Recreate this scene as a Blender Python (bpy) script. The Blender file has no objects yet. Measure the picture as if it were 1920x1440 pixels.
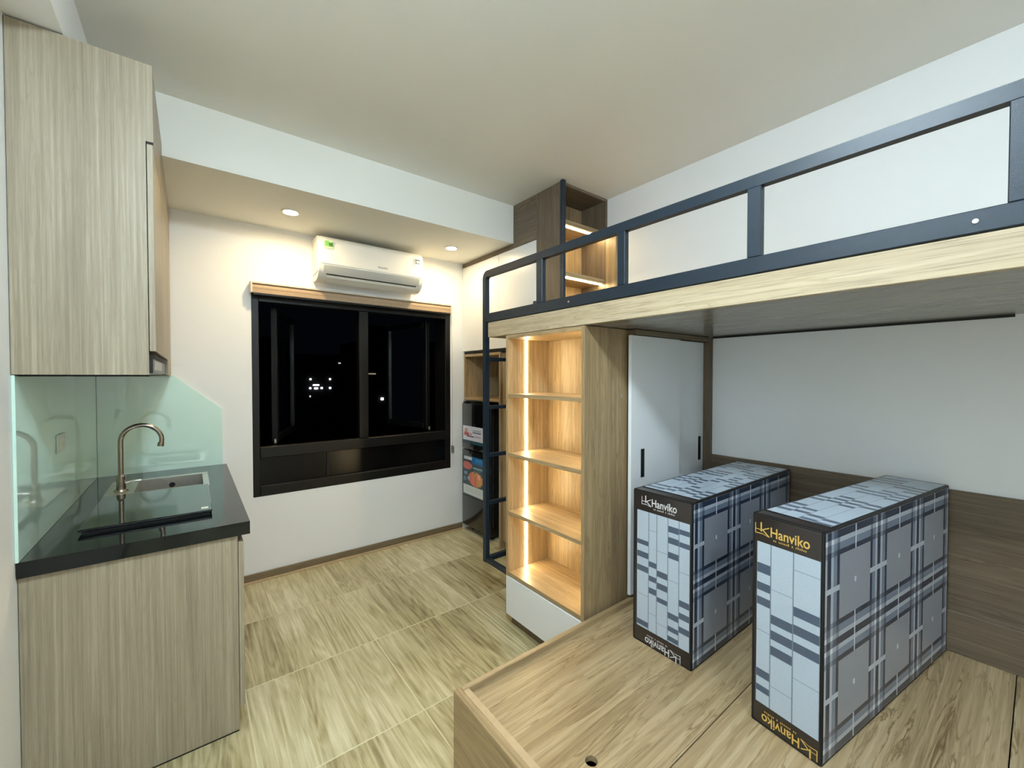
import bpy, bmesh, math, random
from mathutils import Vector, Matrix
random.seed(7)
S = bpy.context.scene
COL = S.collection

# ------------------------------------------------------------------ camera
THETA = math.atan(602 / 775.0)
PITCH = math.atan(14 / 775.0)
cam_d = bpy.data.cameras.new('camera')
cam_d.sensor_fit = 'HORIZONTAL'; cam_d.sensor_width = 36.0
cam_d.lens = 775.0 / 1920.0 * 36.0
cam_d.clip_start = 0.02; cam_d.clip_end = 200
cam = bpy.data.objects.new('camera', cam_d); COL.objects.link(cam)
cam.location = (0, 0, 1.4)
cam.rotation_euler = (math.pi / 2 - PITCH, 0, -THETA)
S.camera = cam

# ------------------------------------------------------------------ world, exposure
w = bpy.data.worlds.new('night'); S.world = w; w.use_nodes = True
w.node_tree.nodes['Background'].inputs[0].default_value = (0.004, 0.005, 0.008, 1)
w.node_tree.nodes['Background'].inputs[1].default_value = 0.15
S.view_settings.view_transform = 'Standard'
S.view_settings.look = 'None'
S.view_settings.exposure = 0.74
S.view_settings.gamma = 1.0
S.view_settings.use_curve_mapping = False
S.cycles.use_denoising = True
S.cycles.max_bounces = 9
S.cycles.diffuse_bounces = 6
S.cycles.glossy_bounces = 3
S.cycles.use_adaptive_sampling = True
S.cycles.adaptive_threshold = 0.08
S.cycles.adaptive_min_samples = 20
S.cycles.sample_clamp_indirect = 6.0
PANEL_STRENGTH = 104.0      # ceiling drum lamp
SPOT_STRENGTH = 300.0      # soffit downlights
LED_STRENGTH = 48.0        # shelf LED strips

# ------------------------------------------------------------------ helpers
def lin(c):
    return tuple((v / 255 / 12.92) if v / 255 <= 0.04045 else ((v / 255 + 0.055) / 1.055) ** 2.4 for v in c)

def new_bm(): return bmesh.new()

def box(bm, x0, x1, y0, y1, z0, z1, bev=0.0, seg=1):
    x0, x1 = min(x0, x1), max(x0, x1); y0, y1 = min(y0, y1), max(y0, y1); z0, z1 = min(z0, z1), max(z0, z1)
    m = Matrix.Translation(((x0 + x1) / 2, (y0 + y1) / 2, (z0 + z1) / 2)) @ Matrix.Diagonal((x1 - x0, y1 - y0, z1 - z0, 1))
    r = bmesh.ops.create_cube(bm, size=1, matrix=m)
    if bev > 0:
        vs = set(r['verts'])
        es = [e for e in bm.edges if e.verts[0] in vs and e.verts[1] in vs]
        bmesh.ops.bevel(bm, geom=es, offset=min(bev, 0.45 * min(x1 - x0, y1 - y0, z1 - z0)), segments=seg, affect='EDGES', profile=0.5)
    return bm

def cyl(bm, p0, p1, r, n=16, r2=None):
    p0, p1 = Vector(p0), Vector(p1); d = p1 - p0
    q = Vector((0, 0, 1)).rotation_difference(d.normalized()).to_matrix().to_4x4()
    m = Matrix.Translation((p0 + p1) / 2) @ q
    bmesh.ops.create_cone(bm, cap_ends=True, segments=n, radius1=r, radius2=r if r2 is None else r2, depth=d.length, matrix=m)
    return bm

def tube(bm, pts, r, n=12, closed=False):
    pts = [Vector(p) for p in pts]
    rings = []; up = None
    for i, p in enumerate(pts):
        a = pts[max(0, i - 1)]; b = pts[min(len(pts) - 1, i + 1)]
        t = (b - a).normalized()
        if up is None:
            up = t.orthogonal().normalized()
        up = (up - t * up.dot(t)).normalized()
        s = t.cross(up)
        rings.append([bm.verts.new(p + (up * math.cos(k * 2 * math.pi / n) + s * math.sin(k * 2 * math.pi / n)) * r) for k in range(n)])
    for a, b in zip(rings, rings[1:]):
        for k in range(n):
            bm.faces.new((a[k], a[(k + 1) % n], b[(k + 1) % n], b[k]))
    bm.faces.new(rings[0][::-1]); bm.faces.new(rings[-1])
    return bm

def prism(bm, poly, axis, a0, a1):
    """poly of 2D points extruded along axis ('x': (y,z), 'y': (x,z), 'z': (x,y))"""
    def P(p, a):
        return {'x': (a, p[0], p[1]), 'y': (p[0], a, p[1]), 'z': (p[0], p[1], a)}[axis]
    A = [bm.verts.new(P(p, a0)) for p in poly]; B = [bm.verts.new(P(p, a1)) for p in poly]
    bm.faces.new(A); bm.faces.new(B[::-1])
    for i in range(len(poly)):
        j = (i + 1) % len(poly)
        bm.faces.new((A[j], A[i], B[i], B[j]))
    return bm

WL = {}
def mk(name, bm, mat, parent=None, smooth=False, local=False):
    """mesh object from bm; bm is in world coordinates unless local"""
    bmesh.ops.recalc_face_normals(bm, faces=bm.faces)
    if parent is not None and not local:
        bmesh.ops.translate(bm, verts=bm.verts, vec=-WL[parent.name])
    me = bpy.data.meshes.new(name); bm.to_mesh(me); bm.free()
    if mat is not None: me.materials.append(mat)
    if smooth:
        for p in me.polygons: p.use_smooth = True
        try: me.set_sharp_from_angle(angle=math.radians(40))
        except Exception: pass
    o = bpy.data.objects.new(name, me); COL.objects.link(o)
    if parent is not None:
        o.parent = parent
        WL[o.name] = WL[parent.name]
    else:
        WL[o.name] = Vector((0, 0, 0))
    return o

def tag(o, label, cat=None, group=None, kind=None):
    o['label'] = label
    if cat: o['category'] = cat
    if group: o['group'] = group
    if kind: o['kind'] = kind
    return o

def thing(name, label, cat, loc, rz=0.0, group=None, kind=None):
    o = bpy.data.objects.new(name, None); COL.objects.link(o)
    o.empty_display_size = 0.05
    o.location = loc; o.rotation_euler = (0, 0, rz)
    WL[o.name] = Vector(loc)
    return tag(o, label, cat, group, kind)

def B(*a, **k): return box(new_bm(), *a, **k)

# ------------------------------------------------------------------ materials
def nodes_of(name):
    m = bpy.data.materials.new(name); m.use_nodes = True
    nt = m.node_tree
    return m, nt, nt.nodes['Principled BSDF']

def plain(name, rgb, rough=0.5, metal=0.0, coat=0.0, spec=0.5, noise=0.0, nscale=6.0, bump=0.0, bscale=200.0):
    m, nt, p = nodes_of(name)
    c = lin(rgb)
    p.inputs['Base Color'].default_value = (*c, 1)
    p.inputs['Roughness'].default_value = rough
    p.inputs['Metallic'].default_value = metal
    p.inputs['Coat Weight'].default_value = coat
    p.inputs['Coat Roughness'].default_value = 0.05
    p.inputs['Coat IOR'].default_value = 1.7
    p.inputs['Specular IOR Level'].default_value = spec
    tc = nt.nodes.new('ShaderNodeTexCoord')
    if noise > 0:
        n = nt.nodes.new('ShaderNodeTexNoise'); n.inputs['Scale'].default_value = nscale; n.inputs['Detail'].default_value = 4
        nt.links.new(tc.outputs['Object'], n.inputs['Vector'])
        r = nt.nodes.new('ShaderNodeValToRGB')
        r.color_ramp.elements[0].position = 0.3; r.color_ramp.elements[1].position = 0.7
        r.color_ramp.elements[0].color = (*[v * (1 - noise) for v in c], 1)
        r.color_ramp.elements[1].color = (*[min(1, v * (1 + noise)) for v in c], 1)
        nt.links.new(n.outputs['Fac'], r.inputs['Fac']); nt.links.new(r.outputs['Color'], p.inputs['Base Color'])
    if bump > 0:
        n2 = nt.nodes.new('ShaderNodeTexNoise'); n2.inputs['Scale'].default_value = bscale; n2.inputs['Detail'].default_value = 3
        nt.links.new(tc.outputs['Object'], n2.inputs['Vector'])
        b = nt.nodes.new('ShaderNodeBump'); b.inputs['Strength'].default_value = bump; b.inputs['Distance'].default_value = 0.002
        nt.links.new(n2.outputs['Fac'], b.inputs['Height']); nt.links.new(b.outputs['Normal'], p.inputs['Normal'])
    return m

def emit(name, rgb, strength):
    m = bpy.data.materials.new(name); m.use_nodes = True
    nt = m.node_tree; nt.nodes.remove(nt.nodes['Principled BSDF'])
    e = nt.nodes.new('ShaderNodeEmission'); e.inputs[0].default_value = (*rgb, 1); e.inputs[1].default_value = strength
    nt.links.new(e.outputs[0], nt.nodes['Material Output'].inputs[0])
    return m

def wood(name, axis, dark, mid, light, rough=0.4, across=62.0, along=1.0, pore=0.35, coat=0.0, figure=0.6, broad=0.4):
    """procedural board: streaks along the axis, broad tone bands, dark pores"""
    m, nt, p = nodes_of(name)
    N, L = nt.nodes, nt.links
    p.inputs['Roughness'].default_value = rough
    p.inputs['Coat Weight'].default_value = coat
    p.inputs['Coat Roughness'].default_value = 0.12
    tc = N.new('ShaderNodeTexCoord'); oi = N.new('ShaderNodeObjectInfo')
    mul = N.new('ShaderNodeMath'); mul.operation = 'MULTIPLY'; mul.inputs[1].default_value = 37.0
    L.new(oi.outputs['Random'], mul.inputs[0])
    add = N.new('ShaderNodeVectorMath'); add.operation = 'ADD'
    L.new(tc.outputs['Object'], add.inputs[0]); L.new(mul.outputs[0], add.inputs[1])
    def sc(a, b):
        mp = N.new('ShaderNodeMapping'); s = [a, a, a]; s['XYZ'.index(axis)] = b
        mp.inputs['Scale'].default_value = s
        L.new(add.outputs[0], mp.inputs['Vector']); return mp
    def noise(a, b, det, rgh, dist):
        mp = sc(a, b); n = N.new('ShaderNodeTexNoise')
        n.inputs['Scale'].default_value = 1.0; n.inputs['Detail'].default_value = det
        n.inputs['Roughness'].default_value = rgh; n.inputs['Distortion'].default_value = dist
        L.new(mp.outputs[0], n.inputs['Vector']); return n.outputs['Fac']
    n1 = noise(across, along, 7, 0.62, 0.4)
    n2 = noise(across * 0.11, along * 0.45, 3, 0.5, 0.5)
    n3 = noise(across * 5, along * 6, 2, 0.5, 0.2)
    n4 = noise(across * 0.32, along * 1.5, 5, 0.6, 0.8)
    def math_(op, a, b):
        q = N.new('ShaderNodeMath'); q.operation = op
        for i, v in enumerate((a, b)):
            if isinstance(v, float): q.inputs[i].default_value = v
            else: L.new(v, q.inputs[i])
        return q.outputs[0]
    # thin veins: level lines of a long stretched noise, fading in and out
    dist = math_('ABSOLUTE', math_('SUBTRACT', math_('FRACT', math_('MULTIPLY', n4, 5.0), 0.0), 0.5), 0.0)
    vein = N.new('ShaderNodeMapRange'); vein.inputs[1].default_value = 0.0; vein.inputs[2].default_value = 0.16
    vein.inputs[3].default_value = 1.0; vein.inputs[4].default_value = 0.0
    L.new(dist, vein.inputs[0])
    fade = N.new('ShaderNodeMapRange'); fade.inputs[1].default_value = 0.40; fade.inputs[2].default_value = 0.62
    L.new(n1, fade.inputs[0])
    f = math_('ADD', math_('MULTIPLY', n1, 1.0 - broad), math_('MULTIPLY', n2, broad))
    f = math_('SUBTRACT', f, math_('MULTIPLY', math_('MULTIPLY', vein.outputs[0], fade.outputs[0]), 0.34 * figure))
    ramp = N.new('ShaderNodeValToRGB'); cr = ramp.color_ramp
    cr.elements[0].position = 0.26; cr.elements[0].color = (*lin(dark), 1)
    cr.elements[1].position = 0.74; cr.elements[1].color = (*lin(light), 1)
    e = cr.elements.new(0.5); e.color = (*lin(mid), 1)
    L.new(f, ramp.inputs['Fac'])
    pr = N.new('ShaderNodeValToRGB')
    pr.color_ramp.elements[0].position = 0.30; pr.color_ramp.elements[0].color = (1 - pore, 1 - pore, 1 - pore, 1)
    pr.color_ramp.elements[1].position = 0.46; pr.color_ramp.elements[1].color = (1, 1, 1, 1)
    L.new(n3, pr.inputs['Fac'])
    mx = N.new('ShaderNodeMix'); mx.data_type = 'RGBA'; mx.blend_type = 'MULTIPLY'; mx.inputs[0].default_value = 1.0
    L.new(ramp.outputs['Color'], mx.inputs[6]); L.new(pr.outputs['Color'], mx.inputs[7])
    L.new(mx.outputs[2], p.inputs['Base Color'])
    b = N.new('ShaderNodeBump'); b.inputs['Strength'].default_value = 0.12; b.inputs['Distance'].default_value = 0.001
    L.new(n3, b.inputs['Height']); L.new(b.outputs['Normal'], p.inputs['Normal'])
    return m

OAK = dict(dark=(120, 97, 66), mid=(166, 141, 104), light=(196, 174, 138))
KIT = dict(dark=(124, 112, 92), mid=(156, 144, 122), light=(184, 174, 152))
TAU = dict(dark=(76, 64, 51), mid=(110, 95, 77), light=(138, 121, 100))
oakX, oakY, oakZ = (wood('oak_' + a, a, **OAK) for a in 'XYZ')
kitZ = wood('greige_wood_Z', 'Z', across=130.0, along=1.6, figure=0.25, pore=0.2, broad=0.3, **KIT)
tauX, tauY, tauZ = (wood('taupe_wood_' + a, a, **TAU) for a in 'XYZ')
deckM = wood('deck_laminate', 'Y', dark=(122, 116, 106), mid=(146, 140, 130), light=(164, 158, 148), rough=0.2, figure=0.1, pore=0.08)
edgeM = plain('oak_edging', (190, 164, 128), 0.4, noise=0.08, nscale=30)
baseM = wood('skirting_wood', 'X', dark=(92, 78, 58), mid=(122, 106, 82), light=(142, 126, 100), rough=0.4)

wallM = plain('wall_paint', (234, 235, 235), 0.55, noise=0.012, nscale=2.0, bump=0.05, bscale=160)
ceilM = plain('ceiling_paint', (236, 236, 230), 0.6, noise=0.01, nscale=1.5)
whiteM = plain('white_laminate', (228, 230, 231), 0.28, noise=0.01, nscale=3)
blackM = plain('black_steel', (22, 37, 49), 0.42, noise=0.1, nscale=40, bump=0.15, bscale=500)
aluM = plain('black_aluminium', (13, 13, 13), 0.42, noise=0.08, nscale=20, spec=0.35)
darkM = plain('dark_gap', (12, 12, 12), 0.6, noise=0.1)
graniteM = plain('black_granite', (14, 18, 20), 0.05, noise=0.5, nscale=420, spec=0.45)
hobM = plain('black_hob_glass', (14, 18, 19), 0.04, spec=0.9, noise=0.05, coat=0.3)
mintM = plain('mint_glass', (206, 238, 228), 0.05, coat=1.0, noise=0.01, nscale=2)
mintEdgeM = plain('mint_glass_edge', (120, 178, 162), 0.1, noise=0.02)
steelM = plain('brushed_steel', (206, 202, 194), 0.36, metal=1.0, noise=0.06, nscale=60)
tapM = plain('satin_nickel', (168, 158, 146), 0.24, metal=1.0, noise=0.05, nscale=60)
acM = plain('ac_plastic', (236, 234, 228), 0.3, noise=0.01)
acGreyM = plain('ac_grey_plastic', (176, 178, 176), 0.3, noise=0.02)
blindM = plain('blind_fabric', (172, 148, 122), 0.7, noise=0.06, nscale=90)
capM = plain('blind_cap', (208, 196, 180), 0.4, noise=0.02)
fridgeM = plain('black_fridge', (14, 16, 17), 0.14, noise=0.08, coat=0.4)
fridgeSideM = plain('fridge_side', (28, 31, 32), 0.35, noise=0.06, nscale=30)
vinylM = plain('dark_vinyl', (40, 33, 32), 0.3, noise=0.1, nscale=30, bump=0.1, bscale=60, coat=0.3)
pipeM = plain('black_piping', (14, 15, 18), 0.4, noise=0.1)
goldM = plain('gold_ink', (214, 176, 92), 0.35, noise=0.04)
silverM = plain('white_ink', (214, 214, 216), 0.35, noise=0.03)
groutM = plain('pale_grout', (214, 206, 172), 0.7, noise=0.05, nscale=40)
socketM = plain('socket_plastic', (206, 220, 208), 0.3, noise=0.01)
greenM = plain('green_sticker', (120, 196, 96), 0.4, noise=0.25, nscale=60)
hoodM = plain('hood_black', (24, 23, 22), 0.3, noise=0.1)
ledM = emit('warm_led', (1.0, 0.79, 0.43), LED_STRENGTH)
lensM = emit('warm_downlight', (1.0, 0.76, 0.42), SPOT_STRENGTH)
panelM = emit('cool_panel', (0.74, 0.90, 1.0), PANEL_STRENGTH)
panel2M = emit('cool_panel_entrance', (0.74, 0.90, 1.0), PANEL_STRENGTH * 0.42)
starM = emit('night_light', (0.95, 0.97, 1.0), 3.0)
starDimM = emit('night_light_dim', (0.8, 0.85, 0.9), 0.35)

# clear glass
glassM, _nt, _p = nodes_of('window_glass')
_p.inputs['Base Color'].default_value = (0.55, 0.6, 0.6, 1); _p.inputs['Roughness'].default_value = 0.0
_p.inputs['Transmission Weight'].default_value = 1.0; _p.inputs['IOR'].default_value = 1.3

tintM = plain('dark_tinted_pane', (9, 10, 11), 0.22, noise=0.3, nscale=5, spec=0.3)

# printed surface: colours kept per face of the mesh
printM, _nt, _p = nodes_of('printed_surface')
_a = _nt.nodes.new('ShaderNodeAttribute'); _a.attribute_name = 'print'
_n = _nt.nodes.new('ShaderNodeTexNoise'); _n.inputs['Scale'].default_value = 260.0
_mx = _nt.nodes.new('ShaderNodeMix'); _mx.data_type = 'RGBA'; _mx.blend_type = 'OVERLAY'; _mx.inputs[0].default_value = 0.12
_tc = _nt.nodes.new('ShaderNodeTexCoord')
_nt.links.new(_tc.outputs['Object'], _n.inputs['Vector'])
_nt.links.new(_a.outputs['Color'], _mx.inputs[6]); _nt.links.new(_n.outputs['Fac'], _mx.inputs[7])
_nt.links.new(_mx.outputs[2], _p.inputs['Base Color'])
_p.inputs['Roughness'].default_value = 0.32; _p.inputs['Coat Weight'].default_value = 0.35; _p.inputs['Coat Roughness'].default_value = 0.15

# floor tile: three printed planks per tile
def tile_material():
    m, nt, p = nodes_of('wood_look_tile'); N, L = nt.nodes, nt.links
    tc = N.new('ShaderNodeTexCoord'); oi = N.new('ShaderNodeObjectInfo')
    sep = N.new('ShaderNodeSeparateXYZ'); L.new(tc.outputs['Object'], sep.inputs[0])
    def M(op, a, b=0.0):
        q = N.new('ShaderNodeMath'); q.operation = op
        for i, v in enumerate((a, b)):
            if isinstance(v, (int, float)): q.inputs[i].default_value = float(v)
            else: L.new(v, q.inputs[i])
        return q.outputs[0]
    idx = M('FLOOR', M('DIVIDE', sep.outputs[0], 0.1943))
    seed = M('ADD', M('MULTIPLY', oi.outputs['Random'], 91.0), M('MULTIPLY', idx, 7.31))
    wn = N.new('ShaderNodeTexWhiteNoise'); wn.noise_dimensions = '1D'; L.new(seed, wn.inputs['W'])
    cx = N.new('ShaderNodeCombineXYZ')
    L.new(M('ADD', sep.outputs[0], seed), cx.inputs[0]); L.new(M('ADD', sep.outputs[1], M('MULTIPLY', seed, 3.0)), cx.inputs[1])
    L.new(seed, cx.inputs[2])
    def noise(s, det, rgh, dist):
        mp = N.new('ShaderNodeMapping'); mp.inputs['Scale'].default_value = s; L.new(cx.outputs[0], mp.inputs['Vector'])
        n = N.new('ShaderNodeTexNoise'); n.inputs['Scale'].default_value = 1.0; n.inputs['Detail'].default_value = det
        n.inputs['Roughness'].default_value = rgh; n.inputs['Distortion'].default_value = dist
        L.new(mp.outputs[0], n.inputs['Vector']); return n.outputs['Fac']
    n1 = noise((62, 1.9, 1), 7, 0.66, 0.3)
    n2 = noise((9, 0.9, 1), 3, 0.5, 0.5)
    n4 = noise((6, 2.2, 1), 4, 0.6, 0.4)
    fig = M('ABSOLUTE', M('SUBTRACT', M('FRACT', M('MULTIPLY', n2, 11.0)), 0.5))
    f = M('ADD', M('ADD', M('MULTIPLY', n1, 0.62), M('MULTIPLY', n4, 0.38)), M('MULTIPLY', M('SUBTRACT', fig, 0.25), 0.22))
    f = M('ADD', f, M('MULTIPLY', M('SUBTRACT', wn.outputs['Value'], 0.42), 0.16))
    r = N.new('ShaderNodeValToRGB'); cr = r.color_ramp
    cr.elements[0].position = 0.30; cr.elements[0].color = (*lin((120, 106, 72)), 1)
    cr.elements[1].position = 0.70; cr.elements[1].color = (*lin((220, 212, 178)), 1)
    e = cr.elements.new(0.48); e.color = (*lin((180, 169, 129)), 1)
    L.new(f, r.inputs['Fac']); L.new(r.outputs['Color'], p.inputs['Base Color'])
    p.inputs['Roughness'].default_value = 0.34
    b = N.new('ShaderNodeBump'); b.inputs['Strength'].default_value = 0.15; b.inputs['Distance'].default_value = 0.001
    L.new(n1, b.inputs['Height']); L.new(b.outputs['Normal'], p.inputs['Normal'])
    return m
tileM = tile_material()

def print_grid(name, P0, S_ax, T_ax, sb, tb, fn, parent, normal_off=0.0):
    """grid of flat printed cells; sb/tb: break positions in metres; fn(s,t)->sRGB"""
    P0, S_ax, T_ax = Vector(P0), Vector(S_ax), Vector(T_ax)
    sb = sorted(set(round(v, 5) for v in sb)); tb = sorted(set(round(v, 5) for v in tb))
    verts = [P0 + S_ax * s + T_ax * t for t in tb for s in sb]
    ns = len(sb); faces = []; cols = []
    for j in range(len(tb) - 1):
        for i in range(ns - 1):
            faces.append((j * ns + i, j * ns + i + 1, (j + 1) * ns + i + 1, (j + 1) * ns + i))
            cols.append((*lin(fn((sb[i] + sb[i + 1]) / 2, (tb[j] + tb[j + 1]) / 2)), 1))
    me = bpy.data.meshes.new(name); me.from_pydata(verts, [], faces)
    at = me.attributes.new('print', 'FLOAT_COLOR', 'CORNER')
    k = 0
    for c in cols:
        for _ in range(4):
            at.data[k].color = c; k += 1
    me.materials.append(printM)
    o = bpy.data.objects.new(name, me); COL.objects.link(o)
    o.parent = parent; WL[o.name] = WL[parent.name]
    return o

# ------------------------------------------------------------------ room shell
XL, XR, YB, YF, ZC = -0.43, 2.45, 3.275, -1.7, 2.709
SOF_Y, SOF_Z = 2.52, 2.423
WX0, WX1, WZ0, WZ1 = 0.325, 1.842, 0.578, 1.985      # window opening

fl = mk('floor', B(XL - 0.1, XR + 0.1, YF - 0.1, YB + 0.2, -0.12, -0.0012), groutM)
tag(fl, 'beige wood-look tiled floor of the room', 'floor', kind='structure')
P = 0.585; g = 0.0028
xs = [0.175 + P * k for k in range(-1, 5)]; ys = [1.578 + P * k for k in range(-6, 4)]
full_me = None
for gx in xs:
    for gy in ys:
        x0, x1 = max(gx + g, XL), min(gx + P - g, XR); y0, y1 = max(gy + g, YF), min(gy + P - g, YB)
        if x1 - x0 < 0.01 or y1 - y0 < 0.01: continue
        whole = abs(x1 - x0 - P + 2 * g) < 1e-4 and abs(y1 - y0 - P + 2 * g) < 1e-4
        if whole and full_me is not None:
            o = bpy.data.objects.new('tile', full_me); COL.objects.link(o)
        else:
            o = mk('tile', B(x0 - gx, x1 - gx, y0 - gy, y1 - gy, -0.004, 0.0, bev=0.0008), tileM)
            if whole: full_me = o.data
        o.location = (gx, gy, 0); o.parent = fl
xc = XL
o = mk('tile', B(0.0, xs[0] - g - XL, 0, 1.0, -0.004, 0.0), tileM)
o.location = (XL, 0.6, 0); o.parent = fl

def holed_wall(bm):
    box(bm, XL - 0.1, WX0, YB, YB + 0.2, 0, ZC); box(bm, WX1, XR + 0.1, YB, YB + 0.2, 0, ZC)
    box(bm, WX0, WX1, YB, YB + 0.2, 0, WZ0); box(bm, WX0, WX1, YB, YB + 0.2, WZ1, ZC)
    return bm
tag(mk('wall_back', holed_wall(new_bm()), wallM), 'white painted wall with the black window', 'wall', kind='structure')
tag(mk('wall_left', B(XL - 0.1, XL, YF, YB, 0, ZC), wallM), 'white painted wall behind the kitchen cabinets', 'wall', kind='structure')
tag(mk('wall_right', B(XR, XR + 0.1, YF, YB, 0, ZC), wallM), 'white painted wall beside the loft bed', 'wall', kind='structure')
tag(mk('wall_front', B(XL - 0.1, XR + 0.1, YF - 0.1, YF, 0, ZC), wallM), 'white painted wall behind the viewer', 'wall', kind='structure')
tag(mk('ceiling', B(XL - 0.1, XR + 0.1, YF - 0.1, YB + 0.2, ZC, ZC + 0.1), ceilM), 'plain off-white ceiling of the room', 'ceiling', kind='structure')
tag(mk('trim_1', B(XL, XR, SOF_Y, YB, SOF_Z, ZC), ceilM), 'lowered white ceiling soffit above the window with two downlights', 'soffit', kind='structure')
tag(mk('trim_2', B(XL, -0.307, YF, SOF_Y, 2.48, ZC), wallM), 'white boxed beam along the wall above the kitchen cupboard', 'beam', kind='structure')
bb = mk('baseboard_back', B(0.16, 1.96, YB - 0.012, YB, 0, 0.062, bev=0.003), baseM)
tag(bb, 'narrow brown wooden skirting along the window wall', 'skirting', kind='structure')
mk('trim_strip', B(0.16, 1.96, YB - 0.02, YB - 0.012, 0, 0.016, bev=0.002), edgeM, bb)
tag(mk('baseboard_left', B(XL, XL + 0.012, YF, 1.9, 0, 0.062, bev=0.003), baseM), 'narrow brown wooden skirting in front of the kitchen unit', 'skirting', kind='structure')

# ------------------------------------------------------------------ ceiling lamp (above the viewer)
def drum_lamp(x, y, label, mat):
    t = thing('ceiling_lamp', label, 'lamp', (x, y, ZC), group='drum lamps on the ceiling')
    mk('base_plate', cyl(new_bm(), (x, y, ZC - 0.014), (x, y, ZC), 0.152, 40), acM, t, smooth=True)
    bm = new_bm(); n = 40
    rs = [(0.146, 0.0145), (0.146, 0.062), (0.136, 0.076), (0.10, 0.082), (0.0, 0.084)]
    rings = [[bm.verts.new((x + r * math.cos(k * 2 * math.pi / n), y + r * math.sin(k * 2 * math.pi / n), ZC - z)) for k in range(n)] for r, z in rs[:-1]]
    tip = bm.verts.new((x, y, ZC - rs[-1][1]))
    for a, b in zip(rings, rings[1:]):
        for k in range(n): bm.faces.new((a[k], a[(k + 1) % n], b[(k + 1) % n], b[k]))
    for k in range(n): bm.faces.new((rings[-1][k], rings[-1][(k + 1) % n], tip))
    mk('diffuser', bm, mat, t, smooth=True)
drum_lamp(0.27, 0.40, 'round white drum lamp on the ceiling between kitchen and loft', panelM)
drum_lamp(0.27, -0.95, 'round white drum lamp on the ceiling by the entrance', panel2M)

# soffit downlights
def downlight(x, y, label):
    t = thing('downlight', label, 'lamp', (x, y, SOF_Z), group='downlights in the soffit')
    bm = new_bm(); n = 32
    rs = [(0.052, 0.0), (0.050, -0.006), (0.042, -0.007), (0.038, -0.002)]
    rings = [[bm.verts.new((x + r * math.cos(k * 2 * math.pi / n), y + r * math.sin(k * 2 * math.pi / n), SOF_Z + z)) for k in range(n)] for r, z in rs]
    for a, b in zip(rings, rings[1:]):
        for k in range(n): bm.faces.new((a[k], a[(k + 1) % n], b[(k + 1) % n], b[k]))
    mk('trim_ring', bm, acM, t, smooth=True)
    mk('lens', cyl(new_bm(), (x, y, SOF_Z - 0.0035), (x, y, SOF_Z - 0.001), 0.037, 28), lensM, t)
downlight(0.50, 2.885, 'round glowing downlight in the soffit, left of the air conditioner')
downlight(1.646, 2.905, 'round glowing downlight in the soffit, right of the air conditioner')

# ------------------------------------------------------------------ window
win = thing('window_1', 'black aluminium window with two casements opened outwards onto the night', 'window', (1.08, YB, WZ0), kind='structure')
FY0, FY1 = YB - 0.002, YB + 0.06
mk('frame_jamb', B(WX0, WX0 + 0.043, FY0, YB + 0.203, WZ0, WZ1, bev=0.003), aluM, win)
mk('frame_jamb', B(WX1 - 0.05, WX1, FY0, YB + 0.203, WZ0, WZ1, bev=0.003), aluM, win)
mk('frame_head', B(WX0 + 0.043, WX1 - 0.05, FY0, FY1, WZ1 - 0.075, WZ1, bev=0.003), aluM, win)
mk('frame_sill', B(WX0 + 0.043, WX1 - 0.05, FY0, FY1, WZ0, WZ0 + 0.07, bev=0.003), aluM, win)
mk('transom', B(WX0 + 0.043, WX1 - 0.05, FY0, FY1, 0.838, 0.916, bev=0.004), aluM, win)
mul = mk('mullion', B(1.035, 1.108, FY0 - 0.002, FY1, 0.916, WZ1 - 0.075, bev=0.004), aluM, win)
mk('latch', B(1.108, 1.175, FY0 + 0.02, FY0 + 0.034, 1.415, 1.427, bev=0.002), steelM, mul)
mk('pane', B(WX0 + 0.043, 1.07, YB + 0.03, YB + 0.036, WZ0 + 0.07, 0.838), tintM, win)
mk('pane', B(1.07, WX1 - 0.05, YB + 0.03, YB + 0.036, WZ0 + 0.07, 0.838), tintM, win)
mk('glazing_bar', B(0.80, 0.815, YB + 0.02, YB + 0.045, WZ0 + 0.07, 0.838), aluM, win)
def sash(ax, ay, bx, by):
    """open casement from hinge stile A to free stile B, seen through the opening"""
    L_ = math.hypot(bx - ax, by - ay); ang = math.atan2(by - ay, bx - ax)
    z0, z1 = 0.925, 1.90
    bm = new_bm()
    box(bm, 0, 0.05, -0.02, 0.02, z0, z1, bev=0.003); box(bm, L_ - 0.05, L_, -0.02, 0.02, z0, z1, bev=0.003)
    box(bm, 0.05, L_ - 0.05, -0.02, 0.02, z0, z0 + 0.05, bev=0.003); box(bm, 0.05, L_ - 0.05, -0.02, 0.02, z1 - 0.05, z1, bev=0.003)
    bm.transform(Matrix.Translation((ax, ay, 0)) @ Matrix.Rotation(ang, 4, 'Z'))
    s = mk('sash', bm, aluM, win)
    bm = B(0.05, L_ - 0.05, -0.003, 0.003, z0 + 0.05, z1 - 0.05)
    bm.transform(Matrix.Translation((ax, ay, 0)) @ Matrix.Rotation(ang, 4, 'Z'))
    mk('pane', bm, glassM, s)
    bm = new_bm(); cyl(bm, (ax, ay - 0.02, z0 - 0.008), (ax, ay - 0.02, z0 + 0.025), 0.012, 12)
    mk('hinge', bm, steelM, s)
sash(0.478, 3.43, 0.708, 4.05)
sash(1.70, 3.43, 1.571, 4.07)

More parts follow.
